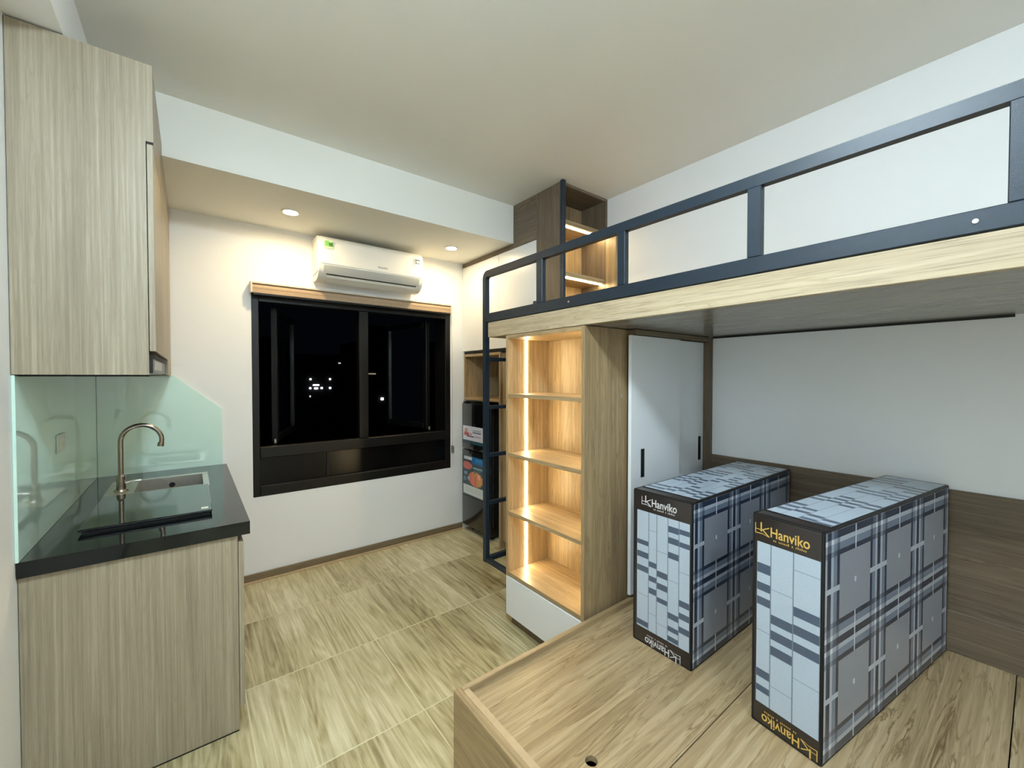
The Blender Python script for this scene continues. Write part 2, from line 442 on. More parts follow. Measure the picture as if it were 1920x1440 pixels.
# dark buildings far outside with a few lamps on them
D = 24.0
nightM = plain('night_facade', (14, 15, 18), 0.9, noise=0.2, nscale=0.5)
def far_building(label, x0, x1, z1, lamps):
    t = thing('distant_building', label, 'building', ((x0 + x1) / 2, D + 3, -12.0))
    bm = new_bm(); box(bm, x0, x1, D + 0.06, D + 6, -12.0, z1); box(bm, x0 + 0.4, x0 + 1.6, D + 1, D + 3, z1, z1 + 0.9)
    mk('block', bm, nightM, t)
    for a, c, hw, hh, dim in lamps:
        x, z = a * D, 1.4 + c * D
        mk('lamp', B(x - hw, x + hw, D - 0.02, D + 0.0595, z - hh, z + hh, bev=min(hw, hh) * 0.8, seg=2), starDimM if dim else starM, t)
far_building('dark far building with a cluster of white lamps outside the left casement', 2.6, 7.2, 2.6,
             [(0.210, -0.006, .05, .05, 0), (0.251, -0.006, .05, .05, 0), (0.2095, -0.026, .05, .055, 0), (0.233, -0.026, .055, .055, 0), (0.251, -0.026, .055, .055, 0),
              (0.209, -0.044, .04, .06, 1), (0.272, 0.031, .07, .04, 1), (0.2215, -0.0192, .16, .035, 0), (0.2215, -0.0265, .10, .05, 0)])
far_building('dark far building with two white lamps outside the right casement', 8.2, 13.0, 3.6,
             [(0.372, -0.055, .085, .075, 0), (0.418, -0.062, .055, .05, 0), (0.457, 0.076, .05, .05, 1), (0.394, -0.056, .05, .04, 1)])

# roller blind
t = thing('roller_blind', 'rolled-up beige roller blind on top of the window', 'blind', (1.07, 3.235, 1.95))
mk('fabric_roll', cyl(new_bm(), (0.325, 3.238, 1.992), (1.815, 3.238, 1.992), 0.027, 24), blindM, t, smooth=True)
bm = new_bm(); box(bm, 0.325, 1.815, 3.213, 3.219, 1.955, 1.99, bev=0.002); mk('fabric_flap', bm, blindM, t)
mk('bottom_bar', B(0.33, 1.81, 3.206, 3.226, 1.940, 1.957, bev=0.004), aluM, t)
mk('head_rail', B(0.318, 1.822, 3.21, 3.272, 2.018, 2.030, bev=0.003), capM, t)
for x in (0.313, 1.812): mk('end_cap', B(x, x + 0.014, 3.206, 3.273, 1.955, 2.031, bev=0.004), capM, t)
ch = mk('chain', tube(new_bm(), [(1.838, 3.262, 1.97), (1.852, 3.262, 1.7), (1.854, 3.262, 0.76)], 0.0018, 6), capM, t)
mk('chain_holder', B(1.846, 1.864, 3.245, 3.274, 0.715, 0.78, bev=0.004), steelM, t)

# ------------------------------------------------------------------ air conditioner
t = thing('air_conditioner', 'white wall-mounted air conditioner above the window blind', 'air conditioner', (1.09, YB, 2.08))
prof = [(3.274, 2.10), (3.274, 2.385), (3.13, 2.385), (3.095, 2.375), (3.075, 2.352), (3.068, 2.32), (3.064, 2.20), (3.068, 2.165), (3.085, 2.125), (3.115, 2.095), (3.16, 2.078), (3.22, 2.078)]
AX0, AX1 = 0.705, 1.478
mk('body', prism(new_bm(), prof, 'x', AX0, AX1), acM, t, smooth=True)
mk('front_panel', prism(new_bm(), [(3.0935, 2.3765), (3.0735, 2.3525), (3.0665, 2.32), (3.0615, 2.186), (3.0655, 2.186), (3.0685, 2.32), (3.0765, 2.352), (3.0955, 2.375)], 'x', AX0 + 0.014, AX1 - 0.014), acM, t, smooth=True)
fp = mk('louvre', prism(new_bm(), [(3.0645, 2.176), (3.0705, 2.150), (3.0845, 2.120), (3.088, 2.122), (3.074, 2.152), (3.068, 2.177)], 'x', AX0 + 0.03, AX1 - 0.03), acGreyM, t, smooth=True)
mk('outlet_slot', prism(new_bm(), [(3.0825, 2.1245), (3.0905, 2.1135), (3.094, 2.1165), (3.086, 2.127)], 'x', AX0 + 0.05, AX1 - 0.05), darkM, t)
mk('lower_flap', prism(new_bm(), [(3.105, 2.0995), (3.16, 2.0755), (3.20, 2.0755), (3.20, 2.079), (3.16, 2.079), (3.107, 2.103)], 'x', AX0 + 0.06, AX1 - 0.06), acM, t)
for xx, cc in ((AX0 + 0.001, 0), (AX1 - 0.013, 1)):
    mk('side_trim_or_glint', prism(new_bm(), [(3.24, 2.12), (3.24, 2.37), (3.11, 2.377), (3.082, 2.352), (3.074, 2.31), (3.07, 2.20), (3.09, 2.135)], 'x', AX0 - 0.004 if cc == 0 else AX1, AX0 if cc == 0 else AX1 + 0.004), acM, t)
def stk(cells, W, Hh):
    def fn(s, tt):
        for (a, b, c, d, col) in reversed(cells):
            if a <= s / W <= b and c <= tt / Hh <= d: return col
        return (240, 240, 236)
    return fn
def sticker(name, P0, S_ax, T_ax, W, Hh, cells, parent):
    sb = [0, W] + [v * W for c in cells for v in c[:2]]; tb = [0, Hh] + [v * Hh for c in cells for v in c[2:4]]
    return print_grid(name, Vector(P0) - WL[parent.name], S_ax, T_ax, sb, tb, stk(cells, W, Hh), parent)
sticker('energy_sticker', (0.738, 3.0620, 2.290), (1, 0, 0), (0, -0.035, 1), 0.06, 0.055,
        [(0, 1, 0, 1, (208, 232, 180)), (.05, .95, .25, .92, (132, 204, 104)), (.5, .95, .3, .75, (84, 128, 58)), (.5, .85, .78, .92, (220, 250, 190))], t)
sticker('feature_sticker', (1.405, 3.0620, 2.268), (1, 0, 0), (0, -0.035, 1), 0.05, 0.062,
        [(0, 1, 0, 1, (232, 240, 240)), (.08, .92, .74, .95, (110, 122, 130)), (.1, .92, .34, .55, (128, 150, 156)), (.1, .3, .34, .95, (112, 120, 132)), (.4, .9, .56, .72, (196, 226, 226))], t)
# smudge of the maker's mark, too small to read
bm = new_bm()
for i, hgt in enumerate((1.0, .6, .6, .6, .75, .6, .6)):
    box(bm, 1.115 + i * 0.0105, 1.115 + i * 0.0105 + 0.0075, 3.0598, 3.0622, 2.212, 2.212 + 0.012 * hgt)
mk('brand_mark', bm, acGreyM, t)

# ------------------------------------------------------------------ kitchen
CZ = 0.83
t = thing('base_cabinet', 'greige wood kitchen base cabinet under the black worktop', 'cabinet', (-0.14, 2.6, 0))
mk('end_panel', B(XL + 0.002, 0.138, 1.930, 1.948, 0.006, 0.779, bev=0.0012), kitZ, t)
bm = new_bm(); box(bm, XL + 0.002, 0.136, 3.25, 3.268, 0.0, 0.779); box(bm, XL + 0.002, 0.136, 1.949, 3.25, 0.09, 0.108); box(bm, XL + 0.002, XL + 0.014, 1.949, 3.25, 0.108, 0.779)
mk('carcass', bm, kitZ, t)
mk('toe_kick', B(0.09, 0.105, 1.949, 3.25, 0.0, 0.088), darkM, t)
mk('base_seal', B(XL + 0.002, 0.136, 1.932, 1.946, 0.0, 0.006), darkM, t)
mk('finger_channel', B(0.118, 0.135, 1.949, 3.25, 0.748, 0.779), darkM, t)
for y0, y1 in ((1.931, 2.376), (2.379, 2.824), (2.827, 3.266)):
    mk('door', B(0.1395, 0.157, y0, y1, 0.096, 0.750, bev=0.0015), kitZ, t)

SX0, SX1, SY0, SY1 = -0.232, 0.052, 2.705, 3.015
bm = new_bm()
WX_0, WX_1, WY_0, WY_1 = XL + 0.002, 0.178, 1.916, 3.272
def slab_hole(bm, x0, x1, y0, y1, hx0, hx1, hy0, hy1, z0, z1):
    for a in ((x0, x1, y0, hy0), (x0, x1, hy1, y1), (x0, hx0, hy0, hy1), (hx1, x1, hy0, hy1)):
        box(bm, a[0], a[1], a[2], a[3], z0, z1)
slab_hole(bm, WX_0, WX_1, WY_0, WY_1, SX0, SX1, SY0, SY1, 0.780, CZ)
tag(mk('worktop', bm, graniteM), 'polished black stone worktop with the sink', 'worktop')

t = thing('kitchen_sink', 'small stainless steel sink set in the black worktop', 'sink', (-0.13, 2.86, CZ))
bm = new_bm(); slab_hole(bm, -0.335, 0.072, 2.672, 3.050, SX0 + 0.006, SX1 - 0.006, SY0 + 0.006, SY1 - 0.006, CZ + 0.0002, CZ + 0.004)
mk('rim', bm, steelM, t)
bm = new_bm(); a0, a1, b0, b1 = SX0 + 0.004, SX1 - 0.004, SY0 + 0.004, SY1 - 0.004; zb = 0.66
box(bm, a0, a0 + 0.002, b0, b1, zb, CZ); box(bm, a1 - 0.002, a1, b0, b1, zb, CZ); box(bm, a0, a1, b0, b0 + 0.002, zb, CZ); box(bm, a0, a1, b1 - 0.002, b1, zb, CZ); box(bm, a0, a1, b0, b1, zb - 0.002, zb)
mk('basin', bm, steelM, t)
mk('drain', cyl(new_bm(), (-0.09, 2.86, zb), (-0.09, 2.86, zb + 0.004), 0.04, 24), tapM, t, smooth=True)
mk('overflow', cyl(new_bm(), (-0.09, b1 - 0.004, 0.79), (-0.09, b1 - 0.001, 0.79), 0.014, 16), darkM, t)

FX, FY = -0.279, 2.80
t = thing('faucet', 'satin nickel gooseneck kitchen tap beside the sink', 'faucet', (FX, FY, CZ + 0.004))
bm = new_bm(); cyl(bm, (FX, FY, CZ + 0.004), (FX, FY, CZ + 0.012), 0.029, 28, 0.026); cyl(bm, (FX, FY, CZ + 0.012), (FX, FY, 0.905), 0.0185, 24, 0.0165); cyl(bm, (FX, FY, 0.905), (FX, FY, 0.915), 0.0165, 24, 0.0115)
mk('body', bm, tapM, t, smooth=True)
R = 0.078; pts = [(FX, FY, 0.90), (FX, FY, 1.0), (FX, FY, 1.06)]
for k in range(0, 21):
    a = math.pi - k * math.radians(195) / 20
    pts.append((FX + R + R * math.cos(a), FY, 1.076 + R * math.sin(a)))
sp = mk('spout', tube(new_bm(), pts, 0.0105, 16), tapM, t, smooth=True)
e = Vector(pts[-1]); d = (e - Vector(pts[-2])).normalized()
mk('aerator', cyl(new_bm(), e - d * 0.004, e + d * 0.016, 0.0135, 20), tapM, sp, smooth=True)
bm = new_bm(); cyl(bm, (FX + 0.015, FY, 0.872), (FX + 0.034, FY, 0.874), 0.009, 16); box(bm, FX + 0.030, FX + 0.078, FY - 0.007, FY + 0.007, 0.870, 0.881, bev=0.004, seg=2)
mk('lever', bm, steelM, t, smooth=True)

t = thing('induction_hob', 'flat black glass hob lying on the worktop in front of the sink', 'hob', (-0.13, 2.36, CZ))
mk('body', B(-0.318, 0.056, 2.118, 2.620, CZ + 0.0002, CZ + 0.011), darkM, t)
gl = mk('glass_top', B(-0.326, 0.064, 2.110, 2.628, CZ + 0.011, CZ + 0.020, bev=0.0015), hobM, t)
mk('sticker', B(0.028, 0.052, 2.142, 2.166, CZ + 0.020, CZ + 0.0204), acM, gl)

# glass splashbacks
tag(mk('glass_splashback', B(XL + 0.0005, XL + 0.0085, 1.912, 3.265, CZ + 0.0005, 1.404, bev=0.001), mintM), 'mint green glass splashback on the wall left of the tap', 'splashback')
bm = new_bm(); prism(bm, [(XL + 0.0095, CZ + 0.0005), (0.157, CZ + 0.0005), (0.157, 1.190), (-0.083, 1.4045), (XL + 0.0095, 1.4045)], 'y', YB - 0.0095, YB - 0.001)
tag(mk('glass_splashback', bm, mintM), 'mint green glass splashback with a cut corner behind the sink', 'splashback')
t = thing('wall_socket', 'pale power socket on the mint glass left of the tap', 'socket', (XL + 0.009, 2.44, 1.13))
mk('plate', B(XL + 0.009, XL + 0.015, 2.375, 2.50, 1.095, 1.168, bev=0.002), socketM, t)
for yy in (2.41, 2.465):
    mk('outlet', B(XL + 0.015, XL + 0.0165, yy - 0.016, yy + 0.016, 1.112, 1.152, bev=0.0008), socketM, t)

# wall cupboard
t = thing('wall_cupboard', 'tall greige wood kitchen wall cupboard above the mint splashback', 'cupboard', (-0.26, 2.6, 1.406))
bm = new_bm(); prism(bm, [(XL + 0.002, 1.406), (-0.1145, 1.406), (-0.1145, 2.2115), (-0.0945, 2.2115), (-0.0945, 2.474), (XL + 0.002, 2.474)], 'y', 1.910, 1.928)
mk('end_panel', bm, kitZ, t)
bm = new_bm(); box(bm, XL + 0.002, -0.1145, 3.25, 3.27, 1.406, 2.474); box(bm, XL + 0.002, -0.1145, 1.9285, 3.25, 2.456, 2.474); box(bm, XL + 0.002, XL + 0.014, 1.9285, 3.25, 1.49, 2.456)
box(bm, XL + 0.002, -0.1145, 1.9285, 3.25, 1.486, 1.500); box(bm, XL + 0.002, -0.1145, 2.856, 2.872, 1.406, 1.486)
mk('carcass', bm, kitZ, t)
mk('dark_strip', B(XL + 0.01, -0.116, 1.930, 1.944, 1.400, 1.407), darkM, t)  # thin dark strip under the near end of the cupboard
for y0, y1, z0 in ((1.912, 2.381, 1.488), (2.384, 2.853, 1.488), (2.856, 3.268, 1.407)):
    mk('door', B(-0.1125, -0.095, y0, y1, z0, 2.204, bev=0.0015), kitZ, t)
    mk('upper_door', B(-0.1125, -0.095, max(y0, 1.929), y1, 2.212, 2.474, bev=0.0015), kitZ, t)
for y0 in (1.914, 2.386, 2.858): mk('finger_gap', B(-0.1125, -0.097, y0, y0 + 0.40, 2.2045, 2.2115), darkM, t)
t = thing('range_hood', 'black slim range hood under the wall cupboard doors', 'range hood', (-0.26, 2.4, 1.408))
mk('body', B(XL + 0.03, -0.118, 1.946, 2.852, 1.409, 1.484, bev=0.003), hoodM, t)
fr = mk('front_panel', B(-0.1175, -0.106, 1.946, 2.852, 1.412, 1.482, bev=0.002), hoodM, t)
mk('control_plate', B(-0.106, -0.104, 2.05, 2.45, 1.425, 1.458), steelM, fr)
for k in range(3): mk('vent_slat', B(-0.106, -0.102, 1.955, 2.845, 1.464 + k * 0.006, 1.467 + k * 0.006), aluM, fr)

# ------------------------------------------------------------------ cabinets along the right wall by the window
CX = 1.97
t = thing('overhead_cabinet', 'white two-door overhead cabinet beside the soffit above the fridge', 'cabinet', (2.2, 2.77, 1.62))
bm = new_bm(); box(bm, CX + 0.02, XR - 0.002, 2.252, 3.272, 1.622, 1.64); box(bm, CX + 0.02, XR - 0.002, 3.254, 3.272, 1.64, 2.40); box(bm, CX + 0.02, XR - 0.002, 2.252, 2.27, 1.64, 2.40); box(bm, XR - 0.014, XR - 0.002, 2.27, 3.254, 1.64, 2.40)
mk('carcass', bm, oakY, t)
mk('door', B(CX, CX + 0.018, 2.712, 3.268, 1.628, 2.383, bev=0.0015), whiteM, t)
mk('door', B(CX, CX + 0.018, 2.254, 2.709, 1.628, 2.383, bev=0.0015), whiteM, t)
mk('top_trim', B(CX, XR - 0.002, 2.518, 3.272, 2.386, 2.4225, bev=0.001), tauY, t)
mk('filler_panel', B(CX, CX + 0.02, 2.252, 2.519, 2.386, 2.708, bev=0.001), tauY, t)
mk('bottom_edge', B(CX, CX + 0.02, 2.03, 3.24, 1.600, 1.6215, bev=0.001), darkM, t)

t = thing('loft_shelf_unit', 'taupe wood open shelf unit reaching the ceiling at the loft end', 'shelf', (2.2, 2.12, 1.722))
Y0, Y1 = 2.0, 2.25
mk('side_panel', B(CX, CX + 0.018, Y0, Y1, 1.722, 2.708, bev=0.001), tauZ, t)
mk('side_panel', B(XR - 0.022, XR - 0.002, Y0, Y1, 1.722, 2.708, bev=0.001), tauZ, t)
mk('lower_side_panel', B(XR - 0.022, XR - 0.002, 1.905, Y0 - 0.0005, 1.722, 2.42, bev=0.001), oakZ, t)
mk('back_panel', B(CX + 0.018, XR - 0.022, Y1 - 0.012, Y1, 1.722, 2.708), oakZ, t)
mk('top_panel', B(CX + 0.018, XR - 0.022, Y0, Y1 - 0.012, 2.690, 2.708), tauX, t)
mk('bottom_panel', B(CX + 0.018, XR - 0.022, Y0, Y1 - 0.012, 1.722, 1.740), oakX, t)
for zz in (2.435, 2.085):
    s = mk('shelf', B(CX + 0.018, XR - 0.022, Y0 + 0.002, Y1 - 0.012, zz, zz + 0.03, bev=0.001), oakX, t)
    mk('led_strip', B(CX + 0.022, XR - 0.026, Y0 + 0.03, Y0 + 0.045, zz - 0.004, zz - 0.0005), ledM, s)
mk('corner_post', B(CX - 0.014, CX + 0.014, Y0 - 0.031, Y0 - 0.003, 1.722, 2.707, bev=0.002), blackM, t)

t = thing('niche_cabinet', 'open wooden niche above the black fridge', 'cabinet', (2.2, 2.97, 1.19))
mk('side_panel', B(CX, XR - 0.002, 3.232, 3.25, 1.19, 1.599, bev=0.001), oakZ, t)
mk('side_panel', B(CX, XR - 0.002, 2.69, 2.71, 0.0, 1.599, bev=0.001), oakZ, t)
mk('top_panel', B(CX, XR - 0.002, 2.71, 3.232, 1.578, 1.599, bev=0.001), oakY, t)
mk('bottom_panel', B(CX, XR - 0.002, 2.71, 3.232, 1.19, 1.212, bev=0.001), oakY, t)
mk('back_panel', B(XR - 0.014, XR - 0.002, 2.71, 3.232, 1.212, 1.578), tauZ, t)

t = thing('tall_cabinet', 'wooden cabinet behind the steel ladder next to the fridge', 'cabinet', (2.2, 2.36, 0))
mk('carcass', B(CX + 0.04, XR - 0.002, 2.03, 2.688, 0.0, 1.598, bev=0.001), oakZ, t)
mk('door', B(CX + 0.02, CX + 0.0385, 2.034, 2.686, 0.06, 1.595, bev=0.0015), oakZ, t)

# fridge
t = thing('refrigerator', 'black two-door refrigerator with fruit stickers by the window wall', 'refrigerator', (2.18, 3.04, 0))
RX, RY0, RY1 = 1.948, 2.858, 3.252
mk('body', B(RX + 0.045, 2.43, RY0 + 0.004, RY1 - 0.004, 0.03, 1.160, bev=0.006), fridgeSideM, t)
d1 = mk('freezer_door', B(RX, RX + 0.042, RY0, RY1, 0.752, 1.162, bev=0.008, seg=2), fridgeM, t, smooth=True)
d2 = mk('fridge_door', B(RX, RX + 0.042, RY0, RY1, 0.06, 0.742, bev=0.008, seg=2), fridgeM, t, smooth=True)
mk('door_groove', B(RX - 0.001, RX + 0.001, RY0 + 0.02, RY1 - 0.02, 0.33, 0.334), aluM, d2)
mk('handle_recess', B(RX - 0.003, RX + 0.02, RY0 - 0.002, RY0 + 0.06, 0.735, 0.760, bev=0.003), darkM, t)
mk('hinge_cover', B(RX + 0.01, RX + 0.06, RY1 - 0.06, RY1 - 0.005, 1.162, 1.175, bev=0.004), aluM, t)
mk('side_trim_or_glint', B(RX + 0.07, RX + 0.076, RY0 + 0.0015, RY0 + 0.004, 0.1, 1.10), steelM, t)  # bright strip standing in for a reflected line on the fridge side
for yy in (RY0 + 0.04, RY1 - 0.06): mk('foot', cyl(new_bm(), (RX + 0.09, yy, 0), (RX + 0.09, yy, 0.032), 0.018, 12), darkM, t)
# stickers: s runs from the far edge towards the viewer
s1 = [(0, 1, .2, 1, (214, 218, 236)), (0, 1, 0, .2, (26, 54, 74)), (.5, 1, .05, .16, (44, 92, 112)), (.08, .25, .62, .86, (196, 150, 140)), (.06, .3, .46, .64, (178, 84, 96)), (.3, .46, .48, .62, (206, 150, 168)), (.2, .55, .4, .46, (34, 32, 48)),
      (.5, .9, .76, .80, (120, 134, 150)), (.5, .9, .64, .70, (72, 90, 108)), (.56, .9, .42, .48, (176, 150, 190))]
sticker('sticker', (RX - 0.0008, 3.232, 0.802), (0, -1, 0), (0, 0, 1), 0.325, 0.158, s1, d1)
s2 = [(0, 1, .24, 1, (36, 66, 84)), (0, 1, 0, .24, (204, 212, 214)), (.42, 1, .82, 1, (24, 104, 172)), (.6, .95, .88, .97, (54, 140, 204)), (.04, .45, .90, .98, (206, 216, 232)), (.0, .42, .84, .87, (28, 22, 24))]
cx_, cy_ = .62, .44
for k in range(9):
    hh = math.sqrt(max(0, 1 - ((k - 4) / 4.6) ** 2)) * .19
    s2.append((cx_ - .34 + k * .076, cx_ - .34 + (k + 1) * .076, cy_ - hh, cy_ + hh, (206 + (k % 3) * 8, 96 + (k % 4) * 12 + (30 if k > 4 else 0), 78 + (k % 2) * 12)))
for k in range(6):
    hh = math.sqrt(max(0, 1 - ((k - 2.2) / 3.2) ** 2)) * .10
    s2.append((.0 + k * .075, .0 + (k + 1) * .075, .74 - hh, .74 + hh, (186 + (k % 2) * 8, 92 + (k % 3) * 8, 92)))
s2 += [(.5, .66, .52, .60, (178, 148, 70)), (.56, .62, .58, .68, (96, 110, 54)), (.74, .84, .46, .58, (244, 170, 146)), (.06, .2, .5, .58, (122, 156, 168)), (.22, .34, .38, .46, (150, 170, 178)), (.02, .14, .34, .44, (96, 128, 146)), (.5, .95, .70, .74, (120, 168, 182)), (.66, .9, .64, .69, (52, 98, 116)), (.1, .9, .08, .10, (186, 194, 198)), (.1, .9, .14, .16, (186, 194, 198))]
sticker('sticker', (RX - 0.0008, 3.228, 0.35), (0, -1, 0), (0, 0, 1), 0.325, 0.345, s2, d2)

# ------------------------------------------------------------------ bookcase with LED strips
BX0, BX1, BY0, BY1 = 1.40, 1.715, 1.270, 1.858
BT = 1.631
t = thing('display_bookcase', 'lit oak open bookcase with a white drawer under the loft', 'bookcase', (1.55, 1.56, 0))
sp0 = mk('side_panel', B(BX0, BX1, BY0, BY0 + 0.02, 0.055, BT, bev=0.001), oakZ, t)
sp1 = mk('side_panel', B(BX0, BX1, BY1 - 0.02, BY1, 0.055, BT, bev=0.001), oakZ, t)
mk('back_panel', B(BX1 - 0.012, BX1, BY0 + 0.02, BY1 - 0.02, 0.055, BT), oakZ, t)
for zz, n in ((BT - 0.02, 'top_panel'), (1.284, 'shelf'), (0.952, 'shelf'), (0.626, 'shelf'), (0.280, 'shelf')):
    mk(n, B(BX0 + 0.001, BX1 - 0.012, BY0 + 0.0202, BY1 - 0.0202, zz, zz + 0.02, bev=0.001), oakY, t)
mk('drawer_front', B(BX0 - 0.002, BX0 + 0.016, BY0 + 0.004, BY1 - 0.003, 0.058, 0.276, bev=0.0015), whiteM, t)
mk('base_panel', B(BX0 + 0.018, BX1 - 0.012, BY0 + 0.0202, BY1 - 0.0202, 0.056, 0.074), oakY, t)
mk('toe_kick', B(BX0 + 0.032, BX0 + 0.046, BY0 + 0.002, BY1 - 0.012, 0.0, 0.055), baseM, t)
mk('plinth', B(BX0 + 0.05, BX1, BY0 + 0.002, BY1 - 0.012, 0.0, 0.0545), darkM, t)
for zz0, zz1 in ((0.3005, 0.6255), (0.6465, 0.9515), (0.9725, 1.2835), (1.3045, 1.6105)):
    mk('led_strip', B(BX0 + 0.125, BX0 + 0.139, BY1 - 0.0232, BY1 - 0.0202, zz0, zz1), ledM, sp1)
    mk('led_strip', B(BX0 + 0.125, BX0 + 0.139, BY0 + 0.0202, BY0 + 0.0232, zz0, zz1), ledM, sp0)
mk('cam_cover', cyl(new_bm(), (1.665, BY0 - 0.0015, 1.305), (1.665, BY0, 1.305), 0.008, 14), steelM, sp0)

# ------------------------------------------------------------------ sliding wardrobe below the loft
t = thing('sliding_wardrobe', 'white sliding-door wardrobe behind the wrapped mattresses', 'wardrobe', (2.06, 1.28, 0.31))
mk('side_panel', B(2.430, 2.4485, 1.208, 1.330, 0.31, 1.631, bev=0.001), tauZ, t)
tr = mk('top_track', B(1.7165, 2.4295, 1.224, 1.330, 1.606, 1.631, bev=0.001), baseM, t)
for yy in (1.232, 1.262): mk('track_groove', B(1.7165, 2.4295, yy, yy + 0.006, 1.603, 1.6065), darkM, tr)
da = mk('door', B(1.690, 2.128, 1.2305, 1.2485, 0.325, 1.602, bev=0.001), whiteM, t)
db = mk('door', B(2.100, 2.4285, 1.2545, 1.2685, 0.325, 1.602, bev=0.001), whiteM, t)
mk('handle', B(1.770, 1.799, 1.2285, 1.2307, 0.895, 1.038, bev=0.0008), darkM, da)
mk('handle', B(2.372, 2.400, 1.2525, 1.2547, 0.905, 1.045, bev=0.0008), darkM, db)
mk('back_panel', B(1.7165, 2.4295, 1.318, 1.330, 0.31, 1.605), tauZ, t)
mk('bottom_rail', B(1.7165, 2.4295, 1.2275, 1.330, 0.3085, 0.3235), tauX, t)

# ------------------------------------------------------------------ loft platform
LX0, LY0, LY1, LZ0, LZ1 = 1.400, -0.95, 2.035, 1.633, 1.720
t = thing('loft_platform', 'oak loft bed platform spanning above the mattresses', 'loft bed', (1.92, 0.55, LZ0))
mk('front_board', B(LX0, LX0 + 0.022, LY0, LY1, LZ0, LZ1, bev=0.0015), wood('pale_oak_Y', 'Y', dark=(146, 127, 98), mid=(182, 164, 134), light=(206, 190, 164), across=50.0), t)
mk('end_board', B(LX0 + 0.022, XR - 0.002, LY1 - 0.02, LY1, LZ0, LZ1, bev=0.001), oakX, t)
mk('under_panel', B(LX0 + 0.022, XR - 0.006, LY0, LY1 - 0.02, LZ0 + 0.001, LZ0 + 0.018), deckM, t)
mk('deck_panel', B(LX0 + 0.022, XR - 0.002, LY0, LY1 - 0.02, LZ1 - 0.018, LZ1), oakY, t)
mk('seam_bead', B(XR - 0.012, XR - 0.001, 0.07, 1.205, LZ0 - 0.009, LZ0 + 0.0008), darkM, t)  # dark seam between the loft underside and the wall

# steel guard rail with ladder
t = thing('guard_rail', 'black steel guard rail with ladder along the loft edge', 'guard rail', (1.41, 1.0, LZ1))
RX0, RX1 = 1.400, 1.428
mk('bottom_rail', B(RX0, RX1, LY0, 2.062, LZ1 + 0.004, 1.776, bev=0.002), blackM, t)
# post and top rail are one bent tube with a rounded corner
bm = new_bm(); rc = 0.045; yO, zO = 2.092, 2.032; wd = 0.031
outer = [(yO, 0.272)] + [(yO - rc + rc * math.cos(a), zO - rc + rc * math.sin(a)) for a in [k * math.pi / 2 / 8 for k in range(9)]] + [(LY0, zO)]
inner = [(LY0, zO - 0.038)] + [(yO - wd - 0.012 + 0.012 * math.cos(a), zO - 0.038 - 0.012 + 0.012 * math.sin(a)) for a in [math.pi / 2 - k * math.pi / 2 / 4 for k in range(5)]] + [(yO - wd, 0.272)]
prism(bm, outer + inner, 'x', RX0, RX1)
mk('bent_post_and_handrail', bm, blackM, t)
for y0, y1 in ((1.557, 1.602), (1.055, 1.092), (0.546, 0.586), (-0.03, 0.054), (-0.55, -0.51)):
    mk('baluster', B(RX0, RX1, y0, y1, 1.776, 1.994, bev=0.002), blackM, t)
for y in (1.37, 0.10, 1.86, 0.75):
    mk('screw', cyl(new_bm(), (RX0 - 0.0022, y, 1.75), (RX0 + 0.001, y, 1.75), 0.0052, 12), steelM if y < 0.5 or 1.3 < y < 1.4 else blackM, t)
mk('ladder_post', B(1.80, 1.828, 2.061, 2.092, 0.272, 1.90, bev=0.002), blackM, t)
for zz in (1.505, 1.212, 0.920, 0.628):
    mk('ladder_rung', B(RX1, 1.80, 2.064, 2.088, zz - 0.011, zz + 0.011, bev=0.002), blackM, t)
mk('base_bar', B(RX1, 1.80, 2.062, 2.091, 0.272, 0.300, bev=0.002), blackM, t)
mk('wall_bar', B(RX0 + 0.002, RX1 - 0.002, 1.8585, 2.0605, 0.272, 0.300, bev=0.002), blackM, t)

# ------------------------------------------------------------------ platform bed
GX0, GX1, GY0, GY1, GZ = 0.710, XR - 0.002, -0.95, 1.225, 0.285
t = thing('platform_bed', 'low oak box bed carrying two wrapped mattresses', 'bed', (1.58, 0.15, 0))
mk('side_board', B(GX0, GX0 + 0.026, GY0, GY1 + 0.022, 0.0, 0.308, bev=0.0015), oakY, t)
mk('foot_board', B(GX0 + 0.0262, GX1, GY1, GY1 + 0.022, 0.0, 0.308, bev=0.0015), oakX, t)
mk('head_board', B(GX0 + 0.0262, GX1, GY0, GY0 + 0.022, 0.0, 0.305, bev=0.0015), oakX, t)
bedtopM = wood('bed_top_oak', 'X', dark=(122, 98, 66), mid=(172, 148, 111), light=(202, 181, 146), across=60.0, along=1.2, pore=0.25, figure=0.9, rough=0.33)
mk('rim_strip', B(GX0 + 0.0262, GX0 + 0.05, GY0 + 0.022, GY1 - 0.0002, GZ - 0.002, 0.3065, bev=0.001), edgeM, t)
seams = [GY1 - 0.0005, 0.637, 0.045, -0.45, GY0 + 0.0225]
